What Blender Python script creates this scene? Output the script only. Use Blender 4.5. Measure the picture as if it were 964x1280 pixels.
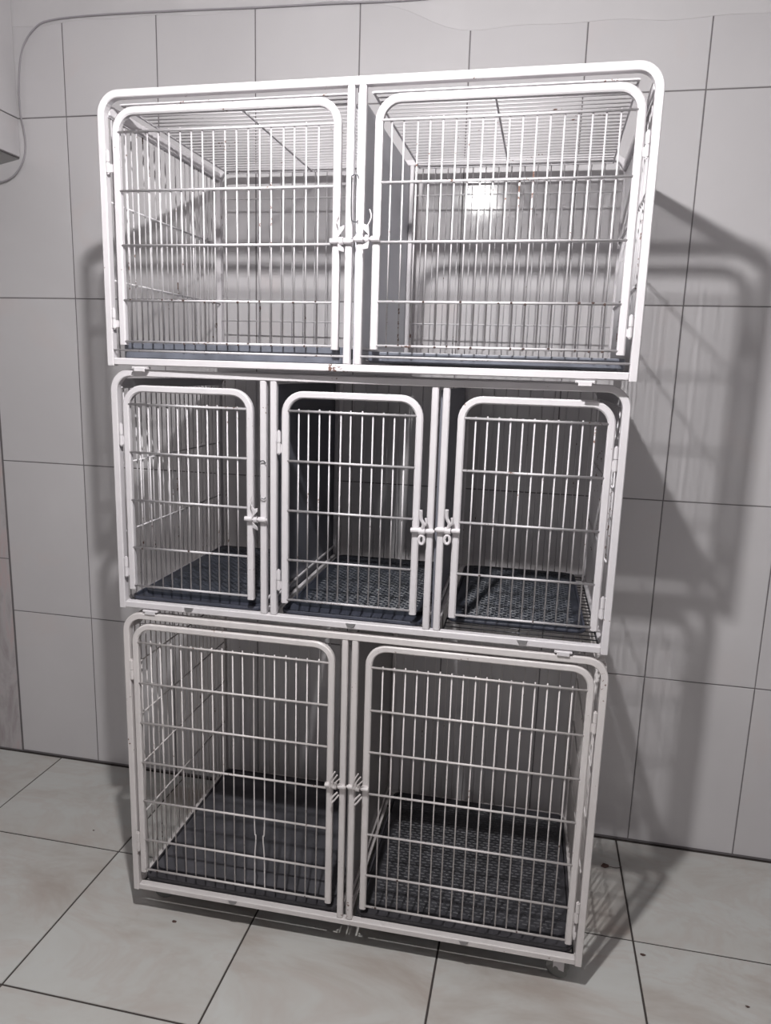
import bpy, bmesh, math, random
from mathutils import Vector, Matrix
random.seed(7)
SC = bpy.context.scene
for o in list(bpy.data.objects): bpy.data.objects.remove(o)
COL = SC.collection

# ------------------------------------------------------------------ camera
cd = bpy.data.cameras.new('camera'); cam = bpy.data.objects.new('camera', cd); COL.objects.link(cam)
R_ = Vector((0.97902503, 0.20153001, 0.02992746)); U_ = Vector((-0.06722787, 0.18088026, 0.98120474)); F_ = Vector((-0.19232891, 0.96263596, -0.19063473))
m = Matrix.Identity(4)
for i in range(3): m[i][0], m[i][1], m[i][2] = R_[i], U_[i], -F_[i]
m.translation = Vector((1.5514594, -2.28218687, 1.50680797))
cam.matrix_world = m
cd.sensor_fit = 'HORIZONTAL'; cd.sensor_width = 36; cd.lens = 904.99 / 964 * 36; cd.clip_start = 0.02
SC.camera = cam
# ------------------------------------------------------------------ world, light, exposure
w = bpy.data.worlds.new('world'); SC.world = w; w.use_nodes = True
w.node_tree.nodes['Background'].inputs[0].default_value = (0.8, 0.85, 1, 1); w.node_tree.nodes['Background'].inputs[1].default_value = 0.3
SC.view_settings.view_transform = 'Standard'; SC.view_settings.look = 'None'; SC.view_settings.gamma = 1
SC.view_settings.use_curve_mapping = False; SC.view_settings.exposure = 0.0
BULB = Vector((1.215, -1.566, 2.375)); BULB_W = 39.5
# added soft fill light near the closed wall behind the camera
wl = bpy.data.lights.new('added_fill', 'AREA'); wl.shape = 'RECTANGLE'; wl.size = 1.0; wl.size_y = 2.0; wl.energy = 2.5; wl.color = (0.93, 0.96, 1)
wo = bpy.data.objects.new('added_fill', wl); COL.objects.link(wo); wo.location = (1.0, -3.62, 1.05); wo.rotation_euler = (math.radians(90), 0, 0)

# ------------------------------------------------------------------ materials
def mat(name, color, rough=0.5, metal=0.0, spec=0.5):
    M = bpy.data.materials.new(name); M.use_nodes = True
    b = M.node_tree.nodes['Principled BSDF']
    b.inputs['Base Color'].default_value = (*color, 1); b.inputs['Roughness'].default_value = rough
    b.inputs['Metallic'].default_value = metal; b.inputs['Specular IOR Level'].default_value = spec
    return M
def nd(M, t, **k):
    n = M.node_tree.nodes.new(t)
    for a, v in k.items():
        if a in n.inputs: n.inputs[a].default_value = v
        else: setattr(n, a, v)
    return n
def ln(M, a, b): M.node_tree.links.new(a, b)
def bs(M): return M.node_tree.nodes['Principled BSDF']
def ramp(M, stops):
    r = nd(M, 'ShaderNodeValToRGB'); e = r.color_ramp.elements
    while len(e) < len(stops): e.new(0.5)
    for i, (p, c) in enumerate(stops): e[i].position = p; e[i].color = (*c, 1) if len(c) == 3 else c
    return r
def noise(M, vec, scale, detail=3, rough=0.5, dist=0.0):
    n = nd(M, 'ShaderNodeTexNoise'); n.inputs['Scale'].default_value = scale; n.inputs['Detail'].default_value = detail
    n.inputs['Roughness'].default_value = rough; n.inputs['Distortion'].default_value = dist
    ln(M, vec, n.inputs['Vector']); return n
def posn(M, rand=False):
    g = nd(M, 'ShaderNodeNewGeometry')
    if not rand: return g.outputs['Position']
    oi = nd(M, 'ShaderNodeObjectInfo'); mu = nd(M, 'ShaderNodeMath', operation='MULTIPLY'); mu.inputs[1].default_value = 37.0
    ln(M, oi.outputs['Random'], mu.inputs[0])
    va = nd(M, 'ShaderNodeVectorMath', operation='ADD'); ln(M, g.outputs['Position'], va.inputs[0]); ln(M, mu.outputs[0], va.inputs[1])
    return va.outputs[0]
def mix(M, fac, a, b, typ='MIX'):
    n = nd(M, 'ShaderNodeMix', data_type='RGBA', blend_type=typ)
    for s, v in ((0, fac), (6, a), (7, b)):
        if hasattr(v, 'links'): ln(M, v, n.inputs[s])
        else: n.inputs[s].default_value = v if s == 0 else (*v, 1)
    return n.outputs[2]
def bump(M, h, strength, dist=0.002):
    b = nd(M, 'ShaderNodeBump'); b.inputs['Strength'].default_value = strength; b.inputs['Distance'].default_value = dist
    ln(M, h, b.inputs['Height']); ln(M, b.outputs[0], bs(M).inputs['Normal'])

def enamel(name, c, rust=0.66):
    M = mat(name, c, 0.44); p = posn(M)
    n1 = noise(M, p, 9, 2); n2 = noise(M, p, 110, 3, 0.6)
    mm = nd(M, 'ShaderNodeMath', operation='MULTIPLY'); ln(M, n1.outputs[0], mm.inputs[0]); ln(M, n2.outputs[0], mm.inputs[1])
    r = ramp(M, [(rust * .56, (0, 0, 0)), (rust * .56 + .03, (1, 1, 1))]); ln(M, mm.outputs[0], r.inputs[0])
    n3 = noise(M, p, 14, 4)
    r3 = ramp(M, [(0.3, tuple(x * .93 for x in c)), (0.7, c)]); ln(M, n3.outputs[0], r3.inputs[0])
    ln(M, mix(M, r.outputs[0], r3.outputs[0], (0.16, 0.09, 0.07)), bs(M).inputs['Base Color'])
    return M
M_EN = enamel('white_enamel', (0.66, 0.63, 0.65), 0.74)
M_WIRE = enamel('white_wire', (0.66, 0.635, 0.655), 0.69)
M_ENB = enamel('cream_enamel', (0.66, 0.62, 0.615), 0.73)
M_STEEL = mat('dull_steel', (0.34, 0.33, 0.34), 0.4, 0.7)
M_DARKW = mat('dark_wire', (0.10, 0.10, 0.11), 0.4, 0.5)
M_SHEET = mat('blue_grey_sheet', (0.55, 0.55, 0.59), 0.45)
M_SHEETN = mat('navy_sheet', (0.17, 0.173, 0.205), 0.4)
M_SHEETG = mat('grey_sheet', (0.25, 0.235, 0.235), 0.35)

def plastic(name, c, rough=0.35):
    M = mat(name, c, rough); p = posn(M); n = noise(M, p, 18, 4)
    r = ramp(M, [(0.3, tuple(x * .7 for x in c)), (0.75, tuple(min(1, x * 1.25) for x in c))]); ln(M, n.outputs[0], r.inputs[0])
    ln(M, r.outputs[0], bs(M).inputs['Base Color']); n2 = noise(M, p, 300, 2); bump(M, n2.outputs[0], 0.15, 0.0008)
    return M
M_TRAYU = plastic('slate_blue_tray', (0.135, 0.143, 0.172), 0.38)
M_TRAYM = plastic('navy_tray', (0.048, 0.052, 0.072), 0.42)
M_TRAYB = plastic('black_tray', (0.055, 0.052, 0.059), 0.5)
M_MATM = plastic('navy_slotted_plastic', (0.030, 0.034, 0.046), 0.45)
M_MATB = plastic('charcoal_slotted_plastic', (0.05, 0.049, 0.056), 0.5)
M_CLOTH = plastic('black_rubber_mat', (0.075, 0.073, 0.084), 0.65)

def wall_tile_mat():
    c = (0.585, 0.56, 0.565)
    M = mat('white_glazed_tile', c, 0.13, 0, 0.45); p = posn(M, True)
    n = noise(M, p, 2.2, 4, 0.55, 0.3); r = ramp(M, [(0.3, (0.555, 0.533, 0.546)), (0.7, (0.60, 0.578, 0.59))]); ln(M, n.outputs[0], r.inputs[0])
    n2 = noise(M, p, 3.2, 3, 0.6, 0.6); r2 = ramp(M, [(0.60, (0, 0, 0)), (0.78, (0.5, 0.5, 0.5))]); ln(M, n2.outputs[0], r2.inputs[0])
    c1 = mix(M, r2.outputs[0], r.outputs[0], (0.60, 0.535, 0.53))
    ln(M, c1, bs(M).inputs['Base Color'])
    n3 = noise(M, p, 5, 2); bump(M, n3.outputs[0], 0.15, 0.003)
    n4 = noise(M, p, 30, 3); r4 = ramp(M, [(0.3, (0.07,) * 3), (0.8, (0.13,) * 3)]); ln(M, n4.outputs[0], r4.inputs[0]); ln(M, r4.outputs[0], bs(M).inputs['Roughness'])
    return M
M_WT = wall_tile_mat()
def floor_tile_mat():
    M = mat('marbled_porcelain', (0.5, 0.5, 0.5), 0.3, 0, 0.4); p = posn(M, True)
    mp = nd(M, 'ShaderNodeMapping'); mp.inputs['Scale'].default_value = (0.8, 1.7, 1); mp.inputs['Rotation'].default_value = (0, 0, 0.35); ln(M, p, mp.inputs['Vector']); v = mp.outputs[0]
    n = noise(M, v, 2.2, 5, 0.6, 0.5)
    r = ramp(M, [(0.30, (0.40, 0.355, 0.325)), (0.45, (0.50, 0.488, 0.468)), (0.58, (0.53, 0.53, 0.515)), (0.74, (0.49, 0.435, 0.405))]); ln(M, n.outputs[0], r.inputs[0])
    n2 = noise(M, v, 2.2, 5, 0.65, 0.9)
    s = nd(M, 'ShaderNodeMath', operation='SUBTRACT'); s.inputs[1].default_value = 0.5; ln(M, n2.outputs[0], s.inputs[0])
    a = nd(M, 'ShaderNodeMath', operation='ABSOLUTE'); ln(M, s.outputs[0], a.inputs[0])
    r2 = ramp(M, [(0.0, (0.30,) * 3), (0.05, (0, 0, 0))]); ln(M, a.outputs[0], r2.inputs[0])
    c1 = mix(M, r2.outputs[0], r.outputs[0], (0.44, 0.37, 0.34))
    n3 = noise(M, p, 14, 4, 0.6); r3 = ramp(M, [(0.66, (0, 0, 0)), (0.80, (0.45,) * 3)]); ln(M, n3.outputs[0], r3.inputs[0])
    ln(M, mix(M, r3.outputs[0], c1, (0.40, 0.37, 0.34)), bs(M).inputs['Base Color'])
    n4 = noise(M, p, 9, 4); r4 = ramp(M, [(0.3, (0.34,) * 3), (0.7, (0.52,) * 3)]); ln(M, n4.outputs[0], r4.inputs[0]); ln(M, r4.outputs[0], bs(M).inputs['Roughness'])
    return M
M_FT = floor_tile_mat()
def marble_mat():
    M = mat('rose_grey_marble', (0.5, 0.5, 0.5), 0.25); p = posn(M)
    mp = nd(M, 'ShaderNodeMapping'); mp.inputs['Scale'].default_value = (1, 1, 0.35); mp.inputs['Rotation'].default_value = (0, 0.5, 0); ln(M, p, mp.inputs['Vector'])
    n = noise(M, mp.outputs[0], 9, 6, 0.65, 1.5)
    r = ramp(M, [(0.3, (0.34, 0.30, 0.305)), (0.5, (0.47, 0.44, 0.45)), (0.62, (0.50, 0.41, 0.415)), (0.75, (0.46, 0.45, 0.46))]); ln(M, n.outputs[0], r.inputs[0])
    ln(M, r.outputs[0], bs(M).inputs['Base Color']); return M
M_MARB = marble_mat()
def plaster(name, c):
    M = mat(name, c, 0.7); p = posn(M); n = noise(M, p, 6, 5)
    r = ramp(M, [(0.3, tuple(x * .93 for x in c)), (0.7, c)]); ln(M, n.outputs[0], r.inputs[0]); ln(M, r.outputs[0], bs(M).inputs['Base Color'])
    bump(M, n.outputs[0], 0.3, 0.004); return M
M_PL = plaster('pale_plaster', (0.595, 0.572, 0.584)); M_PAINT = plaster('white_paint', (0.46, 0.45, 0.45))
M_GROUTW = plaster('wall_grout', (0.17, 0.155, 0.16)); M_GROUTF = plaster('floor_grout', (0.055, 0.045, 0.042))
M_CABLE = mat('grey_cable', (0.33, 0.31, 0.33), 0.5)
M_RUB = mat('grey_caster_rubber', (0.16, 0.16, 0.155), 0.35)
M_LEAF = mat('dry_leaf', (0.075, 0.04, 0.033), 0.7)

# ------------------------------------------------------------------ object helpers
def link(name, me, material=None, parent=None):
    o = bpy.data.objects.new(name, me); COL.objects.link(o)
    if material and me and not me.materials: me.materials.append(material)
    if parent: o.parent = parent
    return o
def tag(o, label=None, cat=None, group=None, kind=None):
    if label: o['label'] = label
    if cat: o['category'] = cat
    if group: o['group'] = group
    if kind: o['kind'] = kind
    return o
def mesh_from(bm, name='m'):
    me = bpy.data.meshes.new(name); bmesh.ops.recalc_face_normals(bm, faces=bm.faces[:]); bm.to_mesh(me); bm.free(); return me
def obj(name, bm, material, parent=None): return link(name, mesh_from(bm, name), material, parent)
def empty(name, loc, rz=0):
    o = bpy.data.objects.new(name, None); COL.objects.link(o); o.location = loc; o.rotation_euler.z = rz; o.empty_display_size = .1; return o
def box(bm, a, b, ch=0.0):
    """box from corner a to corner b; ch = chamfer"""
    g = bmesh.ops.create_cube(bm, size=1)
    c = [(a[i] + b[i]) / 2 for i in range(3)]; s = [abs(b[i] - a[i]) for i in range(3)]
    bmesh.ops.scale(bm, vec=s, verts=g['verts']); bmesh.ops.translate(bm, vec=c, verts=g['verts'])
    if ch:
        es = list({e for v in g['verts'] for e in v.link_edges}); bmesh.ops.bevel(bm, geom=es, offset=ch, segments=1, affect='EDGES')
def rod(bm, a, b, r, n=8, r2=None):
    a, b = Vector(a), Vector(b); d = b - a
    g = bmesh.ops.create_cone(bm, cap_ends=True, segments=n, radius1=r, radius2=r if r2 is None else r2, depth=d.length)
    q = d.to_track_quat('Z', 'Y').to_matrix().to_4x4(); q.translation = (a + b) / 2
    bmesh.ops.transform(bm, matrix=q, verts=g['verts'])
def sweep(bm, path, prof, closed=False, ny=Vector((0, 1, 0)), cap=True):
    """sweep a profile (list of (in-plane, along ny)) along a planar path"""
    path = [Vector(p) for p in path]; n = len(path); rings = []
    for i, p in enumerate(path):
        if closed: t1 = (p - path[i - 1]).normalized(); t2 = (path[(i + 1) % n] - p).normalized()
        else:
            t1 = (p - path[i - 1]).normalized() if i else (path[1] - p).normalized()
            t2 = (path[i + 1] - p).normalized() if i < n - 1 else t1
        t = (t1 + t2).normalized(); s = ny.cross(t).normalized(); k = 1 / max(.5, math.sqrt(max(1e-6, (1 + t1.dot(t2)) / 2)))
        rings.append([bm.verts.new(p + s * a * k + ny * b) for a, b in prof])
    m_ = len(prof); cnt = n if closed else n - 1
    for i in range(cnt):
        A, B = rings[i], rings[(i + 1) % n]
        for j in range(m_): bm.faces.new((A[j], A[(j + 1) % m_], B[(j + 1) % m_], B[j]))
    if not closed and cap: bm.faces.new(rings[0]); bm.faces.new(rings[-1][::-1])
def prof_rect(w, d, c):
    w /= 2; d /= 2; return [(-w + c, -d), (w - c, -d), (w, -d + c), (w, d - c), (w - c, d), (-w + c, d), (-w, d - c), (-w, -d + c)]
def prof_round(r, n=8): return [(r * math.cos(2 * math.pi * i / n), r * math.sin(2 * math.pi * i / n)) for i in range(n)]
def tube3(bm, pts, r, n=6):
    """round tube through free 3-D points"""
    pts = [Vector(p) for p in pts]; rings = []; up = None
    for i, p in enumerate(pts):
        t = ((pts[i + 1] - p) if i < len(pts) - 1 else Vector()) + ((p - pts[i - 1]) if i else Vector()); t.normalize()
        if up is None: up = t.orthogonal().normalized()
        s = t.cross(up).normalized(); up = s.cross(t).normalized()
        rings.append([bm.verts.new(p + (s * math.cos(2 * math.pi * k / n) + up * math.sin(2 * math.pi * k / n)) * r) for k in range(n)])
    for A, B in zip(rings, rings[1:]):
        for k in range(n): bm.faces.new((A[k], A[(k + 1) % n], B[(k + 1) % n], B[k]))
    bm.faces.new(rings[0][::-1]); bm.faces.new(rings[-1])
def smooth_path(pts, n=8):
    pts = [Vector(p) for p in pts]; out = []
    P = [pts[0]] + pts + [pts[-1]]
    for i in range(1, len(P) - 2):
        for k in range(n):
            t = k / n; a, b, c, d = P[i - 1], P[i], P[i + 1], P[i + 2]
            out.append(.5 * ((2 * b) + (c - a) * t + (2 * a - 5 * b + 4 * c - d) * t * t + (3 * b - a - 3 * c + d) * t ** 3))
    return out + [pts[-1]]
def arch(u0, u1, z0, z1, R, y=0, n=8):
    """inverted U path in the XZ plane with rounded top corners"""
    p = [(u0, y, z0)]
    for k in range(n + 1):
        a = math.pi - k / n * math.pi / 2; p.append((u0 + R + R * math.cos(a), y, z1 - R + R * math.sin(a)))
    for k in range(n + 1):
        a = math.pi / 2 - k / n * math.pi / 2; p.append((u1 - R + R * math.cos(a), y, z1 - R + R * math.sin(a)))
    p.append((u1, y, z0)); return p
_wm = {}
def wire_mesh(r, material):
    k = (r, material.name)
    if k not in _wm:
        bm = bmesh.new(); bmesh.ops.create_cone(bm, cap_ends=True, segments=8, radius1=r, radius2=r, depth=1)
        bmesh.ops.translate(bm, vec=(0, 0, .5), verts=bm.verts[:]); me = mesh_from(bm, 'wire'); me.materials.append(material)
        for f in me.polygons: f.use_smooth = len(f.vertices) == 4
        _wm[k] = me
    return _wm[k]
def wire(parent, a, b, r=0.0018, material=None, name='wire'):
    a, b = Vector(a), Vector(b); o = link(name, wire_mesh(r, material or M_WIRE), None, parent)
    o.location = a; o.rotation_euler = (b - a).to_track_quat('Z', 'Y').to_euler(); o.scale = (1, 1, (b - a).length); return o

# ================================================================== THE ROOM
T = 0.325; RH = 0.56888; Z4 = 0.57936; CEIL = 2.80
XL, XR, YF = -0.95, 3.25, -3.65
def struct(name, a, b, material, label=None):
    bm = bmesh.new(); box(bm, a, b); return tag(obj(name, bm, material), label, None, None, 'structure')
wb = struct('wall_back', (XL, 0.0015, 0), (XR + .1, 0.12, CEIL), M_GROUTW, 'back wall clad in pale glazed upright tiles')
floor = struct('floor', (XL - .1, YF - .1, -0.1), (XR + .1, 0.12, -0.0025), M_GROUTF, 'floor of square marbled beige porcelain tiles with dark grout')
struct('ceiling', (XL - .1, YF - .1, CEIL), (XR + .1, 0.12, CEIL + .1), M_PAINT, 'plain white painted ceiling')
struct('wall_left', (XL - .1, YF, 0), (XL, 0.0, CEIL), M_PAINT, 'plain left wall beyond the marble strip')
struct('wall_right', (XR, YF, 0), (XR + .1, 0.0, CEIL), M_PAINT, 'plain right wall')
struct('wall_front', (XL - .1, YF - .1, 0), (XR + .1, YF, CEIL), M_PAINT, 'plain wall behind the viewer')
_tm = {}
def tile(parent, x0, x1, a0, a1, wall=True, material=None, gap=0.0034, name='tile', y=0.0, tilt=0.0):
    """bevelled tile; wall tiles face -Y at plane y, floor tiles face +Z"""
    material = material or (M_WT if wall else M_FT); W, H = round(x1 - x0 - gap, 4), round(a1 - a0 - gap, 4); k = (W, H, wall, material.name)
    if k not in _tm:
        bm = bmesh.new(); c = 0.0012; th = 0.004; w2, h2 = W / 2, H / 2
        lo = [bm.verts.new((sx * w2, sy * h2, -th)) for sx, sy in ((-1, -1), (1, -1), (1, 1), (-1, 1))]
        mi = [bm.verts.new((sx * w2, sy * h2, -c)) for sx, sy in ((-1, -1), (1, -1), (1, 1), (-1, 1))]
        hi = [bm.verts.new((sx * (w2 - c), sy * (h2 - c), 0)) for sx, sy in ((-1, -1), (1, -1), (1, 1), (-1, 1))]
        for A, B in ((lo, mi), (mi, hi)):
            for j in range(4): bm.faces.new((A[j], A[(j + 1) % 4], B[(j + 1) % 4], B[j]))
        bm.faces.new(hi); me = bpy.data.meshes.new('tile'); bm.normal_update(); bm.to_mesh(me); bm.free(); me.materials.append(material); _tm[k] = me
    o = link(name, _tm[k], None, parent); cx, cy = (x0 + x1) / 2, (a0 + a1) / 2
    if wall: o.location = (cx, y, cy); o.rotation_euler = (math.pi / 2, 0, 0)
    else: o.location = (cx, cy, 0)
    o.rotation_euler.x += random.gauss(0, .0006); o.rotation_euler.y += random.gauss(0, .0006)
    return o
rows = [(0.006, Z4), (Z4, Z4 + RH), (Z4 + RH, Z4 + 2 * RH), (Z4 + 2 * RH, Z4 + 3 * RH), (Z4 + 3 * RH, None)]
for i in range(-1, 10):
    for a, b in rows:
        if b is None: b = 2.568
        tile(wb, i * T, (i + 1) * T, a, b)
# smeared plaster above the last cut tiles
bm = bmesh.new(); N = 90; xs = [-.178 + (XR + .178) * k / N for k in range(N + 1)]
zz = [2.560 - .092 / (1 + math.exp(-(x - 1.15) / .05)) + .004 * math.sin(x * 9) + .003 * math.sin(x * 23) for x in xs]
v = [[bm.verts.new((x, yy, z)) for x, z in zip(xs, zr)] for yy, zr in ((-0.0012, zz), (-0.0012, [CEIL] * (N + 1)), (0.0015, zz))]
for k in range(N):
    bm.faces.new((v[0][k], v[0][k + 1], v[1][k + 1], v[1][k])); bm.faces.new((v[2][k], v[2][k + 1], v[0][k + 1], v[0][k]))
tag(obj('trim_1', bm, M_PL), 'rough plaster band along the wall top above the tiles', None, None, 'structure')
# marble clad strip left of the tiles
mb = struct('trim_2', (XL, -0.001, 0.0), (-T - 0.003, 0.0014, 2.165), M_GROUTW, 'strip of rose grey marble cladding at the left wall end')
for a, b in ((0.004, .78), (.78, 1.5), (1.5, 2.163)):
    tile(mb, XL, -T - .003, a, b, material=M_MARB, name='marble_slab', y=-0.002)
# soffit along the left wall, tiled on its face
bm = bmesh.new(); zs = 2.164; xs_ = -0.18
A = [(xs_, -0.0, zs), (xs_, YF, zs + .004), (XL, YF, zs - .04), (XL, 0, zs - .04 * 4)]
lo = [bm.verts.new(p) for p in A]; hi = [bm.verts.new((p[0], p[1], CEIL)) for p in A]
bm.faces.new(lo); bm.faces.new(hi[::-1])
for j in range(4): bm.faces.new((lo[j], lo[(j + 1) % 4], hi[(j + 1) % 4], hi[j]))
sf = tag(obj('trim_3', bm, M_GROUTW), 'tiled soffit box running along the top of the left wall', None, None, 'structure')
yy = 0.0
for k in range(11):
    y1 = yy - T
    for a, b in ((zs + .002, Z4 + 3 * RH), (Z4 + 3 * RH, CEIL - .004)):
        o = tile(sf, 0, T, a, b, name='tile'); o.location = (xs_ + .004, (yy + y1) / 2, (a + b) / 2); o.rotation_euler = (math.pi / 2, 0, math.pi / 2)
    yy = y1
bm = bmesh.new(); f = bm.faces.new([bm.verts.new(Vector(p) - Vector((0, 0, .002))) for p in A]); tag(obj('soffit_underside', bm, M_PAINT, sf))
# floor tiles
FT = 0.51651; D1 = 0.4518; XB = -0.15362
for i in range(-2, 7):
    for k in range(-1, 7):
        y1 = -0.006 if k == -1 else -D1 - k * FT; y0 = -D1 - (k + 1) * FT
        x0 = XB + i * FT; x1 = x0 + FT
        x0, x1, y0 = max(x0, XL), min(x1, XR), max(y0, YF)
        if x1 - x0 < .05 or y1 - y0 < .05: continue
        tile(floor, x0, x1, y0, y1, wall=False, gap=0.0052)

# ------------------------------------------------------------------ ceiling bulb (the lamp that throws the shadows)
lampo = empty('ceiling_bulb', (BULB.x, BULB.y, CEIL)); tag(lampo, 'bare round bulb hanging just under the ceiling in front of the cages', 'lamp')
bm = bmesh.new(); rod(bm, (0, 0, 0), (0, 0, -.012), .045, 20); rod(bm, (0, 0, -.012), (0, 0, -(CEIL - BULB.z) + .075), .004, 10); rod(bm, (0, 0, -(CEIL - BULB.z) + .078), (0, 0, -(CEIL - BULB.z) + .026), .019, 16); obj('socket', bm, M_PAINT, lampo)
# the frosted dome fills the lower part of the bulb, an opaque plastic body the upper part
def cap(lower):
    bm = bmesh.new(); bmesh.ops.create_uvsphere(bm, u_segments=24, v_segments=16, radius=.030)
    bmesh.ops.bisect_plane(bm, geom=bm.verts[:] + bm.edges[:] + bm.faces[:], plane_co=(0, 0, .004), plane_no=(0, 0, 1), clear_outer=lower, clear_inner=not lower)
    bmesh.ops.translate(bm, vec=(0, 0, BULB.z - CEIL), verts=bm.verts[:]); return bm
bb = obj('bulb_body', cap(False), M_PAINT, lampo)
bm = cap(True)
M_BULB = mat('lit_bulb', (1, 1, 1), .5); bs(M_BULB).inputs['Emission Color'].default_value = (1, .99, .985, 1); bs(M_BULB).inputs['Emission Strength'].default_value = BULB_W * 92
bo = obj('bulb_glass', bm, M_BULB, lampo)
for p in bo.data.polygons: p.use_smooth = True

# ================================================================== THE CAGES
TW = 0.0165; DEP = 0.600
P_FRAME = prof_rect(TW, 0.020, 0.0018); P_DOOR = prof_rect(TW, 0.016, 0.003)
def L(t, u, d, z): return Vector((u, d, z))
def hinge(parent, u, z0, z1, side, M):
    bm = bmesh.new(); zm = (z0 + z1) / 2; y = -0.007
    rod(bm, (u, y, z0), (u, y, zm - .0008), .0048, 10); rod(bm, (u, y, zm + .0008), (u, y, z1), .0048, 10)
    rod(bm, (u, y, z0 - .003), (u, y, z1 + .003), .0028, 8)
    box(bm, (u, y + .001, zm + .004), (u - side * .011, y + .004, z1 - .002)); box(bm, (u, y + .001, z0 + .002), (u + side * .011, y + .004, zm - .004))
    obj('hinge', bm, M, parent)
def latch(parent, ud, uf, z, kind, M):
    """ud = centre of the door tube, uf = centre of the frame post"""
    s = 1 if uf > ud else -1; y = -0.0135
    bm = bmesh.new()
    rod(bm, (ud - s * .010, y, z), (ud + s * .009, y, z), .0058, 12); rod(bm, (uf - s * .009, y, z), (uf + s * .009, y, z), .0062, 12)
    box(bm, (ud - .008, y, z - .0045), (ud + .008, -.006, z + .0045)); box(bm, (uf - .008, y, z - .0045), (uf + .008, -.006, z + .0045))
    o = obj('latch', bm, M, parent)
    bm = bmesh.new(); rod(bm, (ud - s * .006, y, z), (uf + s * .012, y, z), .0036, 10); obj('bolt', bm, M, o)
    um = (ud + uf) / 2; bm = bmesh.new()
    if kind == 'plate':      # folded plate lever with a thin curved tip
        for sg, hh in ((1, .030), (-1, .024)):
            pts = [(um - s * .006, y - .004, z + sg * .006), (um + s * .010, y - .012, z + sg * (hh - .008)), (um + s * .010, y - .010, z + sg * hh), (um - s * .004, y - .004, z + sg * (hh - .004))]
            V0 = [bm.verts.new(p) for p in pts]; V1 = [bm.verts.new((p[0], p[1] - .003, p[2])) for p in pts]
            bm.faces.new(V0); bm.faces.new(V1[::-1])
            for j in range(4): bm.faces.new((V0[j], V0[(j + 1) % 4], V1[(j + 1) % 4], V1[j]))
        rod(bm, (um - .004, y, z), (um + .005, y, z), .0085, 12)
        tube3(bm, smooth_path([(um - s * .002, y - .006, z + .026), (um - s * .008, y - .008, z + .036), (um - s * .010, y - .008, z + .046), (um - s * .006, y - .008, z + .058)], 5), .0014)
    elif kind == 'hook':     # stamped lever with a raised finger and an eye below
        pts = smooth_path([(um - .002, y - .004, z), (um + .004, y - .008, z + .016), (um - .002, y - .010, z + .030), (um - .003, y - .013, z + .050)], 6)
        tube3(bm, pts, .0042, 8); rod(bm, (um - .007, y - .003, z), (um + .007, y - .003, z), .0085, 12)
        tube3(bm, smooth_path([(um + .003, y - .006, z + .010), (um + .010, y - .009, z + .020), (um + .009, y - .010, z + .032)], 5), .0030, 8)
        ring = [(um + .0062 * math.cos(a), y - .006, z - .020 + .010 * math.sin(a)) for a in [k * math.pi / 6 for k in range(13)]]
        tube3(bm, ring, .0036, 6)
    else:                    # bent wire butterfly lever
        for dx, dz, tl in ((0, 0, .038), (.006, .003, .028), (-.006, -.002, .046)):
            tube3(bm, smooth_path([(um - .006 + dx, y - .006, z - .002 + dz), (um - .004 + dx, y - .009, z + tl * .45), (um + .008 + dx, y - .012, z + tl)], 5), .0020, 6)
        tube3(bm, smooth_path([(um + .008, y - .008, z - .012), (um - .008, y - .009, z - .032), (um - .004, y - .010, z - .040), (um + .012, y - .009, z - .018)], 5), .0024, 6)
        rod(bm, (um - .006, y, z), (um + .004, y, z), .0085, 12)
    obj('lever', bm, M, o)
M_RUST = mat('rust', (0.075, 0.048, 0.043), .8)
def door(parent, u0, u1, ztop, zb, hz, n, M, Mw, first, last, bent=(), rust=(.12, .04)):
    """u0,u1 outer edges of the door tube"""
    bm = bmesh.new(); h = TW / 2
    sweep(bm, arch(u0 + h, u1 - h, zb - .003, ztop - h, .045), P_DOOR)
    d = obj('door', bm, M, parent)
    for z in hz: wire(d, (u0 + TW - .003, -.0045, z), (u1 - TW + .003, -.0045, z), .0028, Mw)
    zt, zl = max(hz), min(hz)
    for k in range(n):
        u = first + (last - first) * k / (n - 1); du = random.gauss(0, .0006)
        if k in bent:
            s = bent[k]; zz_ = sorted(hz)
            bm = bmesh.new(); tube3(bm, smooth_path([(u, -.0004, zt + .004), (u, -.0004, zz_[2]), (u + s * .0045, -.0008, (zz_[1] + zz_[2]) / 2), (u + s * .001, -.0004, zz_[1]), (u, -.0004, zl - .004)], 6), .0018, 8)
            obj('wire', bm, Mw, d)
        else: wire(d, (u, -.0004, zl - .004 + random.uniform(-.001, .001)), (u + du, -.0004, zt + .004 + random.uniform(-.001, .002)), .0018, Mw)
    bm = bmesh.new()
    for lvl, prob in zip(sorted(hz)[:2], rust):
        for k in range(n):
            if random.random() > prob: continue
            u = first + (last - first) * k / (n - 1); g = bmesh.ops.create_icosphere(bm, subdivisions=1, radius=.0026)
            bmesh.ops.scale(bm, vec=(random.uniform(.8, 1.5), .6, random.uniform(.7, 1.3)), verts=g['verts']); bmesh.ops.translate(bm, vec=(u + random.uniform(-.002, .002), -.0068, lvl + random.uniform(-.003, .002)), verts=g['verts'])
    if len(bm.verts): obj('rust_spots', bm, M_RUST, d)['kind'] = 'stuff'
    else: bm.free()
    return d
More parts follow.
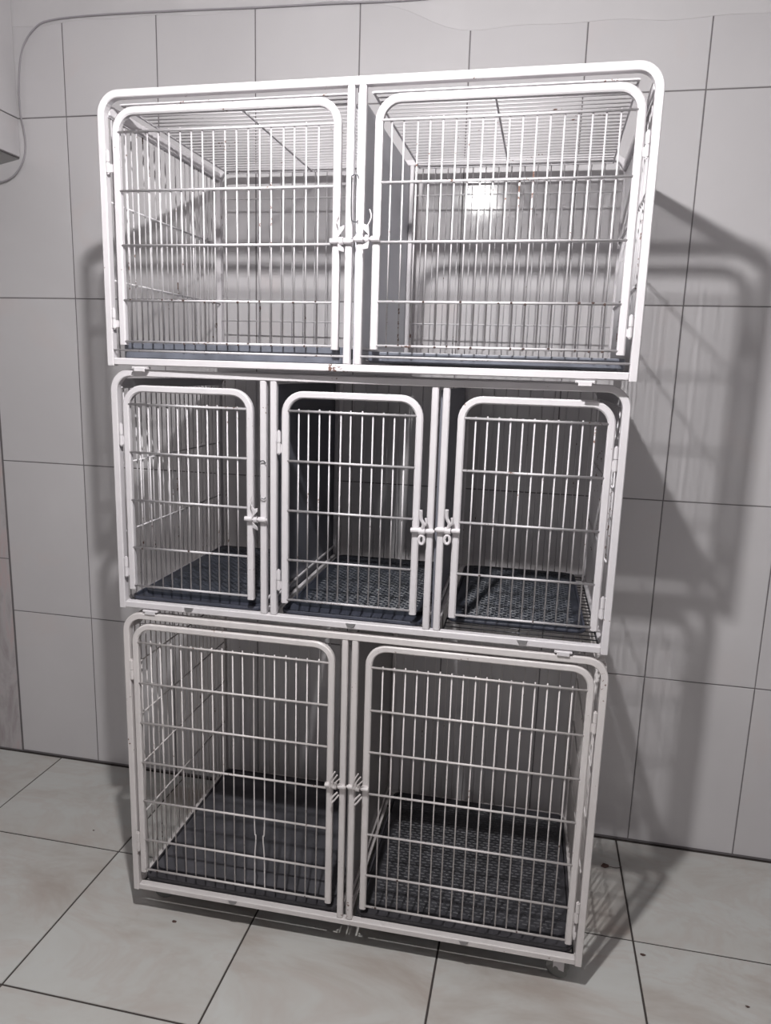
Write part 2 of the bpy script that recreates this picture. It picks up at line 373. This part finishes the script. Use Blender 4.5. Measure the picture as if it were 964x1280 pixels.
def cage(loc, yaw, W, H, posts, M, Mw, label, side_z, bays, roof, sheetM, zgap=0.0):
    root = empty('cage_tier', loc, -yaw); tag(root, label, 'cage', 'stacked white wire cages')
    h = TW / 2
    bm = bmesh.new(); sweep(bm, arch(h, W - h, 0, H - h, .043), P_FRAME); box(bm, (TW, -.010, 0.0015), (W - TW, .010, TW + .0015), .002)
    ff = obj('front_frame', bm, M, root)
    if roof:
        for a_, b_ in ((TW, posts[0] - .02), (posts[0] + .02, W - TW)): wire(ff, (a_ - .001, -.006, .036), (b_ + .001, -.006, .035), .0024, Mw)
    bm = bmesh.new(); sweep(bm, arch(h, W - h, 0, H - h, .043, DEP), P_FRAME); box(bm, (TW, DEP - .010, 0.0015), (W - TW, DEP + .010, TW + .0015), .002)
    rear = obj('rear_panel', bm, M, root)
    nb = int((W - .06) / .034)
    for k in range(nb): u = .03 + (W - .06) * k / (nb - 1); wire(rear, (u, DEP, TW), (u, DEP, H - TW), .0014, Mw)
    for z in ((.147, .505) if roof else ()): wire(rear, (TW, DEP - .003, z), (W - TW, DEP - .003, z), .0020, Mw)
    for s, u in ((-1, .010), (1, W - .010)):
        bm = bmesh.new(); iu = u + (.001 if s < 0 else -.001)
        box(bm, (iu - .008, .010, H - .030 - TW), (iu + .008, DEP - .010, H - TW - .006), .002)
        sp = obj('side_panel', bm, M, root); ns = 21
        bm = bmesh.new(); box(bm, (iu - .008, .010, .0015), (iu + .008, DEP - .010, TW + .0015), .002); obj('bottom_rail', bm, M, sp)
        for k in range(ns): d = .030 + (DEP - .06) * k / (ns - 1); wire(sp, (u, d, TW * .6), (u, d, H - .035), .0017, Mw)
        for z in side_z: wire(sp, (u - s * .0035, .010, z), (u - s * .0035, DEP - .010, z), .0021, Mw)
    for pu in posts:
        for q in (-1, 1):
            uc = pu + q * .0125
            bm = bmesh.new(); box(bm, (uc - h + .0005, -.009, TW + .001), (uc + h - .0005, .009, H - TW + .001), .0025); obj('divider_post', bm, M, root)
        bm = bmesh.new(); box(bm, (pu - .0022, .012, .012), (pu + .0022, DEP - .012, H - TW - .008)); pt = obj('partition', bm, sheetM, root)
        bm = bmesh.new()
        for q in (-1, 1):
            box(bm, (pu + q * .011 - .005, .010, .020), (pu + q * .011 + .005, DEP - .012, .030), .0015)
            box(bm, (pu + q * .007 - .003, .010, .052), (pu + q * .007 + .003, DEP - .012, .058), .001)
            box(bm, (pu + q * .010 - .006, DEP - .024, .012), (pu + q * .010 + .006, DEP - .011, H - TW - .002), .002)
        obj('guide_rail', bm, M, pt)
    edges = [TW] + [x for p in posts for x in (p - .022, p + .022)] + [W - TW]
    for b, (e0, e1) in enumerate(zip(edges[::2], edges[1::2])):
        # wire floor of the bay
        bm = bmesh.new()
        for u in (e0 + .004, (e0 + e1) / 2, e1 - .004): rod(bm, (u, .008, .0095), (u, DEP - .008, .0095), .0019, 6)
        fg = obj('floor_grid', bm, Mw if roof else M_DARKW, root); n = 22
        for k in range(n): d = .016 + (DEP - .03) * k / (n - 1); wire(fg, (e0 + .003, d, .0130), (e1 - .003, d, .0130), .0015, Mw if roof else M_DARKW)
        if roof:
            bm = bmesh.new(); zr = H - TW - .0085; e0_, e1_ = e0 + (.030 if b == 0 else .008), e1 - (.030 if b else .004)
            for u in (e0_, (e0_ + e1_) / 2 + (.0 if b == 0 else -.015), e1_): rod(bm, (u, .012, zr), (u, DEP - .012, zr), .0024, 6)
            for d in (.013, DEP - .014): rod(bm, (e0_, d, zr), (e1_, d, zr), .0024, 6)
            rg = obj('roof_panel', bm, Mw, root); n = 24
            for k in range(n): d = .030 + (DEP - .055) * k / (n - 1); wire(rg, (e0_, d, zr + .0035), (e1_, d, zr + .0035), .0016, Mw)
        # half-round tray catch in the middle of the bottom rail
        bm = bmesh.new(); um = (e0 + e1) / 2 + (.008 if b else -.006)
        g = bmesh.ops.create_cone(bm, cap_ends=True, segments=16, radius1=.0125, radius2=.0105, depth=.004)
        bmesh.ops.rotate(bm, verts=g['verts'], cent=(0, 0, 0), matrix=Matrix.Rotation(math.pi / 2, 3, 'X')); bmesh.ops.translate(bm, vec=(um, -.0115, .0165), verts=g['verts'])
        bmesh.ops.bisect_plane(bm, geom=bm.verts[:] + bm.edges[:] + bm.faces[:], plane_co=(0, 0, .0165), plane_no=(0, 0, 1), clear_outer=True)
        if not roof: obj('tray_catch', bm, M_STEEL, root)
        else: bm.free()
    return root

def hz(zs): return zs
# --- lower tier
c0 = cage((.5494, -.6661, .0760), -.008850, 1.208, .806, [.602], M_ENB, M_ENB, 'tallest cage tier on casters at the bottom of the stack, two doors', (.207, .357, .500, .650, .780), 2, False, M_SHEETG)
H6 = (.724, .612, .500, .386, .272, .155, .064)
door(c0, .022, .564, .777, .058, H6, 17, M_ENB, M_ENB, .070, .521, {10: .9, 11: -.9})
door(c0, .641, 1.180, .783, .058, H6, 17, M_ENB, M_ENB, .683, 1.131)
for z0, z1 in ((.623, .674), (.121, .174)): hinge(c0, .0192, z0, z1, -1, M_ENB) if 0 else (hinge(c0, .0190, z0, z1, 1, M_ENB), hinge(c0, 1.1862, z0, z1, -1, M_ENB))
latch(c0, .556, .589, .401, 'butterfly', M_ENB); latch(c0, .649, .615, .404, 'butterfly', M_ENB)
for u, d, sw in ((1.163, .036, -.35), (.060, .075, .3), (.055, DEP - .055, .9), (1.155, DEP - .055, 1.2)):
    ca = None
    bm = bmesh.new(); box(bm, (-.019, -.019, -.004), (.019, .019, .0015), .001); rod(bm, (0, 0, -.004), (0, 0, -.014), .012, 14)
    for q in (-1, 1): box(bm, (-.016, q * .0140 - .0012, -.048), (.012, q * .0140 + .0012, -.012), .0005)
    box(bm, (-.016, -.0150, -.018), (.012, .0150, -.014), .0005); ca = obj('caster', bm, M_EN, c0)
    ca.location = (u, d, 0); ca.rotation_euler.z = sw
    bm = bmesh.new(); rod(bm, (-.008, -.0105, -.0475), (-.008, .0105, -.0475), .0275, 28); rod(bm, (-.008, -.0165, -.0475), (-.008, .0165, -.0475), .0065, 12)
    wh = obj('wheel', bm, M_RUB, ca)
# --- middle tier
c1 = cage((.5425, -.6661, .8933), -.007244, 1.208, .600, [.4005, .8035], M_EN, M_WIRE, 'middle cage tier with three doors and dark slotted floors', (.196, .370, .558), 3, False, M_SHEETN)
H5 = (.517, .400, .281, .160, .060)
door(c1, .028, .362, .563, .054, H5, 11, M_EN, M_WIRE, .068, .321)
door(c1, .433, .766, .563, .054, H5, 11, M_EN, M_WIRE, .472, .725)
door(c1, .843, 1.181, .566, .056, H5, 11, M_EN, M_WIRE, .883, 1.139)
for z0, z1 in ((.417, .468), (.084, .132)):
    hinge(c1, .0222, z0, z1, 1, M_EN); hinge(c1, .4270, z0, z1, 1, M_EN); hinge(c1, 1.1864, z0, z1, -1, M_EN)
latch(c1, .354, .388, .256, 'plate', M_EN); latch(c1, .758, .791, .257, 'hook', M_EN); latch(c1, .851, .816, .262, 'hook', M_EN)
# --- upper tier
c2 = cage((.5454, -.6791, 1.5014), .012897, 1.208, .601, [.602], M_EN, M_WIRE, 'top cage tier with wire roof and two wide doors', (.196, .370, .555), 2, True, M_SHEET)
H5u = (.514, .390, .272, .150, .0565)
door(c2, .033, .569, .566, .052, H5u, 18, M_EN, M_WIRE, .064, .518, rust=(.7, .5))
door(c2, .642, 1.179, .566, .055, (.516, .395, .276, .153, .060), 18, M_EN, M_WIRE, .677, 1.133, rust=(.75, .35))
for z0, z1 in ((.429, .474), (.087, .130)): hinge(c2, .0212, z0, z1, 1, M_EN); hinge(c2, 1.1855, z0, z1, -1, M_EN)
latch(c2, .560, .5895, .277, 'plate', M_EN); latch(c2, .650, .6145, .281, 'plate', M_EN)
# bent dark wire loops hanging on the divider posts
def loop(parent, u, z0, z1, lab):
    bm = bmesh.new(); y = -.0125
    pts = [(u + .010, y, z1 - .006), (u + .006, y - .002, z1), (u - .002, y - .002, z1 - .002), (u - .005, y - .002, z1 - .012), (u - .004, y - .002, z0 + .012), (u, y - .002, z0 + .002), (u + .008, y - .002, z0), (u + .010, y, z0 + .004)]
    tube3(bm, smooth_path(pts, 6), .0013, 6); o = obj('wire_loop', bm, M_DARKW, parent); o['label'] = lab
loop(c2, .6005, .315, .410, 'dark bent wire loop on the top tier divider'); loop(c1, .3860, .307, .398, 'dark bent wire loop on the middle tier divider')
# stacking clips between the tiers
def clip(parent, u, z):
    bm = bmesh.new(); box(bm, (u - .020, -.012, z - .006), (u + .020, .006, z - .0005), .001); box(bm, (u - .014, -.013, z - .012), (u + .014, -.0105, z - .002), .0008); obj('stacking_clip', bm, M_EN, parent)
clip(c2, .085, -.0005); clip(c2, 1.105, -.0005); clip(c1, 1.110, 0); clip(c1, .085, -.0005)

# ------------------------------------------------------------------ trays and mats
def place(o, c):
    o.location = c.matrix_world @ o.location if False else Vector(c.location) + Matrix.Rotation(c.rotation_euler.z, 3, 'Z') @ Vector(o.location)
    o.rotation_euler.z += c.rotation_euler.z
def tray(c, u0, u1, d0, d1, z, hgt, M, label, name='tray', tilt=0.0):
    """shallow tray with raised rim; origin at its base centre"""
    cu, cdp = (u0 + u1) / 2, (d0 + d1) / 2; a, b = (u1 - u0) / 2, (d1 - d0) / 2; t = .004
    bm = bmesh.new()
    def ring(a_, b_, z_, r, n=5):
        out = []
        for cx, cy, s in ((a_ - r, b_ - r, 0), (-a_ + r, b_ - r, 1), (-a_ + r, -b_ + r, 2), (a_ - r, -b_ + r, 3)):
            for k in range(n + 1): an = (s + k / n) * math.pi / 2; out.append(bm.verts.new((cx + r * math.cos(an), cy + r * math.sin(an), z_)))
        return out
    rs = [ring(a - .004, b - .004, 0, .02), ring(a, b, .004, .022), ring(a, b, hgt - .002, .022), ring(a - .001, b - .001, hgt, .021), ring(a - t - .002, b - t - .002, hgt, .018), ring(a - t - .004, b - t - .004, .005, .016)]
    for A, B in zip(rs, rs[1:]):
        for j in range(len(A)): bm.faces.new((A[j], A[(j + 1) % len(A)], B[(j + 1) % len(A)], B[j]))
    bm.faces.new(rs[0][::-1]); bm.faces.new(rs[-1])
    o = obj(name, bm, M); o.location = (cu, cdp, z); o.rotation_euler.y = tilt; place(o, c); tag(o, label, 'tray', 'trays lying in the cage bays'); return o
def slotted_mat(c, u0, u1, d0, d1, z, M, label, thick=.008, ribs=True, pitch=.0105, rotx=0.0):
    cu, cdp = (u0 + u1) / 2, (d0 + d1) / 2; a, b = (u1 - u0) / 2, (d1 - d0) / 2
    bm = bmesh.new(); r = .03; lo, hi, n = [], [], 6
    for cx, cy, s in ((a - r, b - r, 0), (-a + r, b - r, 1), (-a + r, -b + r, 2), (a - r, -b + r, 3)):
        for k in range(n + 1):
            an = (s + k / n) * math.pi / 2; p = (cx + r * math.cos(an), cy + r * math.sin(an)); lo.append(bm.verts.new((*p, 0))); hi.append(bm.verts.new((*p, thick)))
    for j in range(len(lo)): bm.faces.new((lo[j], lo[(j + 1) % len(lo)], hi[(j + 1) % len(lo)], hi[j]))
    bm.faces.new(hi); bm.faces.new(lo[::-1])
    o = obj('floor_mat', bm, M); o.location = (cu, cdp, z); o.rotation_euler.x = rotx
    if ribs:
        vs, fs = [], []; ny_ = int((2 * b - .03) / pitch); nx_ = int((2 * a - .03) / .020)
        for j in range(ny_):
            y = -b + .018 + j * pitch; off = .010 if j % 2 else 0
            for i in range(nx_):
                x = -a + .022 + i * .020 + off; x1 = x + .0155
                if x1 > a - .012: continue
                hh = thick + .0019 + random.uniform(-.0003, .0003); q = len(vs); w2 = .0022
                vs += [(x, y - w2, thick - .0005), (x1, y - w2, thick - .0005), (x1, y + w2, thick - .0005), (x, y + w2, thick - .0005), (x + .002, y, hh), (x1 - .002, y, hh)]
                fs += [(q, q + 1, q + 5, q + 4), (q + 2, q + 3, q + 4, q + 5), (q + 1, q + 2, q + 5), (q + 3, q, q + 4)]
        me = bpy.data.meshes.new('ribs'); me.from_pydata(vs, [], fs); rb = link('ribs', me, M, o); rb['kind'] = 'stuff'
    place(o, c); tag(o, label, 'mat', 'floor mats lying in the cage bays'); return o
# upper bays: shallow slate trays seen edge on
tray(c2, .022, .578, .016, .586, .0155, .040, M_TRAYU, 'slate blue tray lying in the left bay of the top cage tier')
tray(c2, .628, 1.186, .020, .586, .0230, .024, M_TRAYU, 'thin slate tray raised in the right bay of the top cage tier', tilt=.004)
# middle bays
tray(c1, .020, .376, .0108, .586, .0150, .012, M_TRAYM, 'navy tray under the left door of the middle cage tier')
slotted_mat(c1, .030, .366, .055, .575, .0205, M_MATM, 'navy slotted floor mat in the left bay of the middle cage tier')
tray(c1, .425, .779, .0108, .586, .0150, .012, M_TRAYM, 'navy tray under the centre door of the middle cage tier')
slotted_mat(c1, .435, .769, .070, .575, .0205, M_MATM, 'navy slotted floor mat in the centre bay of the middle cage tier')
tray(c1, .832, 1.165, .068, .586, .0150, .010, M_TRAYM, 'navy tray pushed back over bare wire in the right bay of the middle tier')
slotted_mat(c1, .841, 1.156, .077, .577, .0205, M_MATM, 'navy slotted floor mat in the right bay of the middle cage tier')
# lower bays
tray(c0, .021, .577, .0108, .586, .0150, .014, M_TRAYB, 'black tray under the left door of the bottom cage tier')
slotted_mat(c0, .031, .567, .050, .577, .0205, M_CLOTH, 'smooth black mat in the left bay of the bottom cage tier', ribs=False)
tray(c0, .627, 1.187, .0108, .586, .0150, .014, M_TRAYB, 'black tray under the right door of the bottom cage tier')
slotted_mat(c0, .637, 1.177, .050, .577, .0205, M_MATB, 'charcoal slotted mat in the right bay of the bottom cage tier', pitch=.012)

# ------------------------------------------------------------------ cable along the top of the wall
bm = bmesh.new(); r = .0028; yc = -.006
pts = [(1.95, yc, 2.572), (1.6, yc, 2.566), (1.3, yc, 2.556), (1.09, yc, 2.553), (.9, yc, 2.558), (.65, yc, 2.562), (.4, yc, 2.568), (.15, yc, 2.575 - .003), (-.02, yc, 2.568), (-.085, yc - .004, 2.548), (-.135, yc - .006, 2.49), (-.155, yc - .006, 2.40), (-.158, yc - .006, 2.30), (-.150, yc - .006, 2.255), (-.146, yc - .006, 2.20), (-.160, yc - .006, 2.150), (-.20, yc - .008, 2.105), (-.26, yc - .008, 2.09), (-.34, yc - .008, 2.12)]
tube3(bm, smooth_path(pts, 8), r, 8); co = obj('wall_cable', bm, M_CABLE)
for p in co.data.polygons: p.use_smooth = True
tag(co, 'thin grey cable running along the wall top and down the left corner', 'cable')

# ------------------------------------------------------------------ bits of dirt on the floor
def on_floor(px, py):
    d = F_ + R_ * ((px - 482) / 904.99) - U_ * ((py - 640) / 904.99); t = -1.50680797 / d.z; return m.translation + d * t
p = on_floor(757, 1083); le = empty('dry_leaf', (p.x, p.y, 0.0), .3); tag(le, 'reddish brown scrap of dry leaf on the floor right of the cages', 'leaf')
bm = bmesh.new(); V = [bm.verts.new(q) for q in ((-.016, 0, .0008), (-.004, .011, .005), (.012, .006, .0015), (.009, -.008, .004), (-.006, -.009, .001))]; c_ = bm.verts.new((0, 0, .006))
for j in range(5): bm.faces.new((V[j], V[(j + 1) % 5], c_))
obj('blade', bm, M_LEAF, le)
bm = bmesh.new(); tube3(bm, smooth_path([(.008, -.002, .0015), (.03, -.012, .0025), (.05, -.008, .0015)], 5), .0009, 5); obj('stem', bm, M_LEAF, le)
for px, py, sz, lab in ((117, 1038, .0028, 'tiny dark crumb on the floor left of the cages near the wall'), (218, 1152, .005, 'dark crumb on the floor in front of the left caster'), (804, 1194, .005, 'small curled dark crumb on the floor by the right grout cross'), (935, 1259, .0045, 'dark crumb on the floor at the lower right corner of the photo')):
    p = on_floor(px, py); bm = bmesh.new(); bmesh.ops.create_icosphere(bm, subdivisions=1, radius=sz)
    for v_ in bm.verts: v_.co *= random.uniform(.6, 1.2); v_.co.z = max(v_.co.z * .4, -sz * .3) + sz * .3; v_.co.x *= 1.5
    o = obj('crumb', bm, M_LEAF); o.location = (p.x, p.y, 0.0); tag(o, lab, 'crumb', 'crumbs of dirt on the floor')
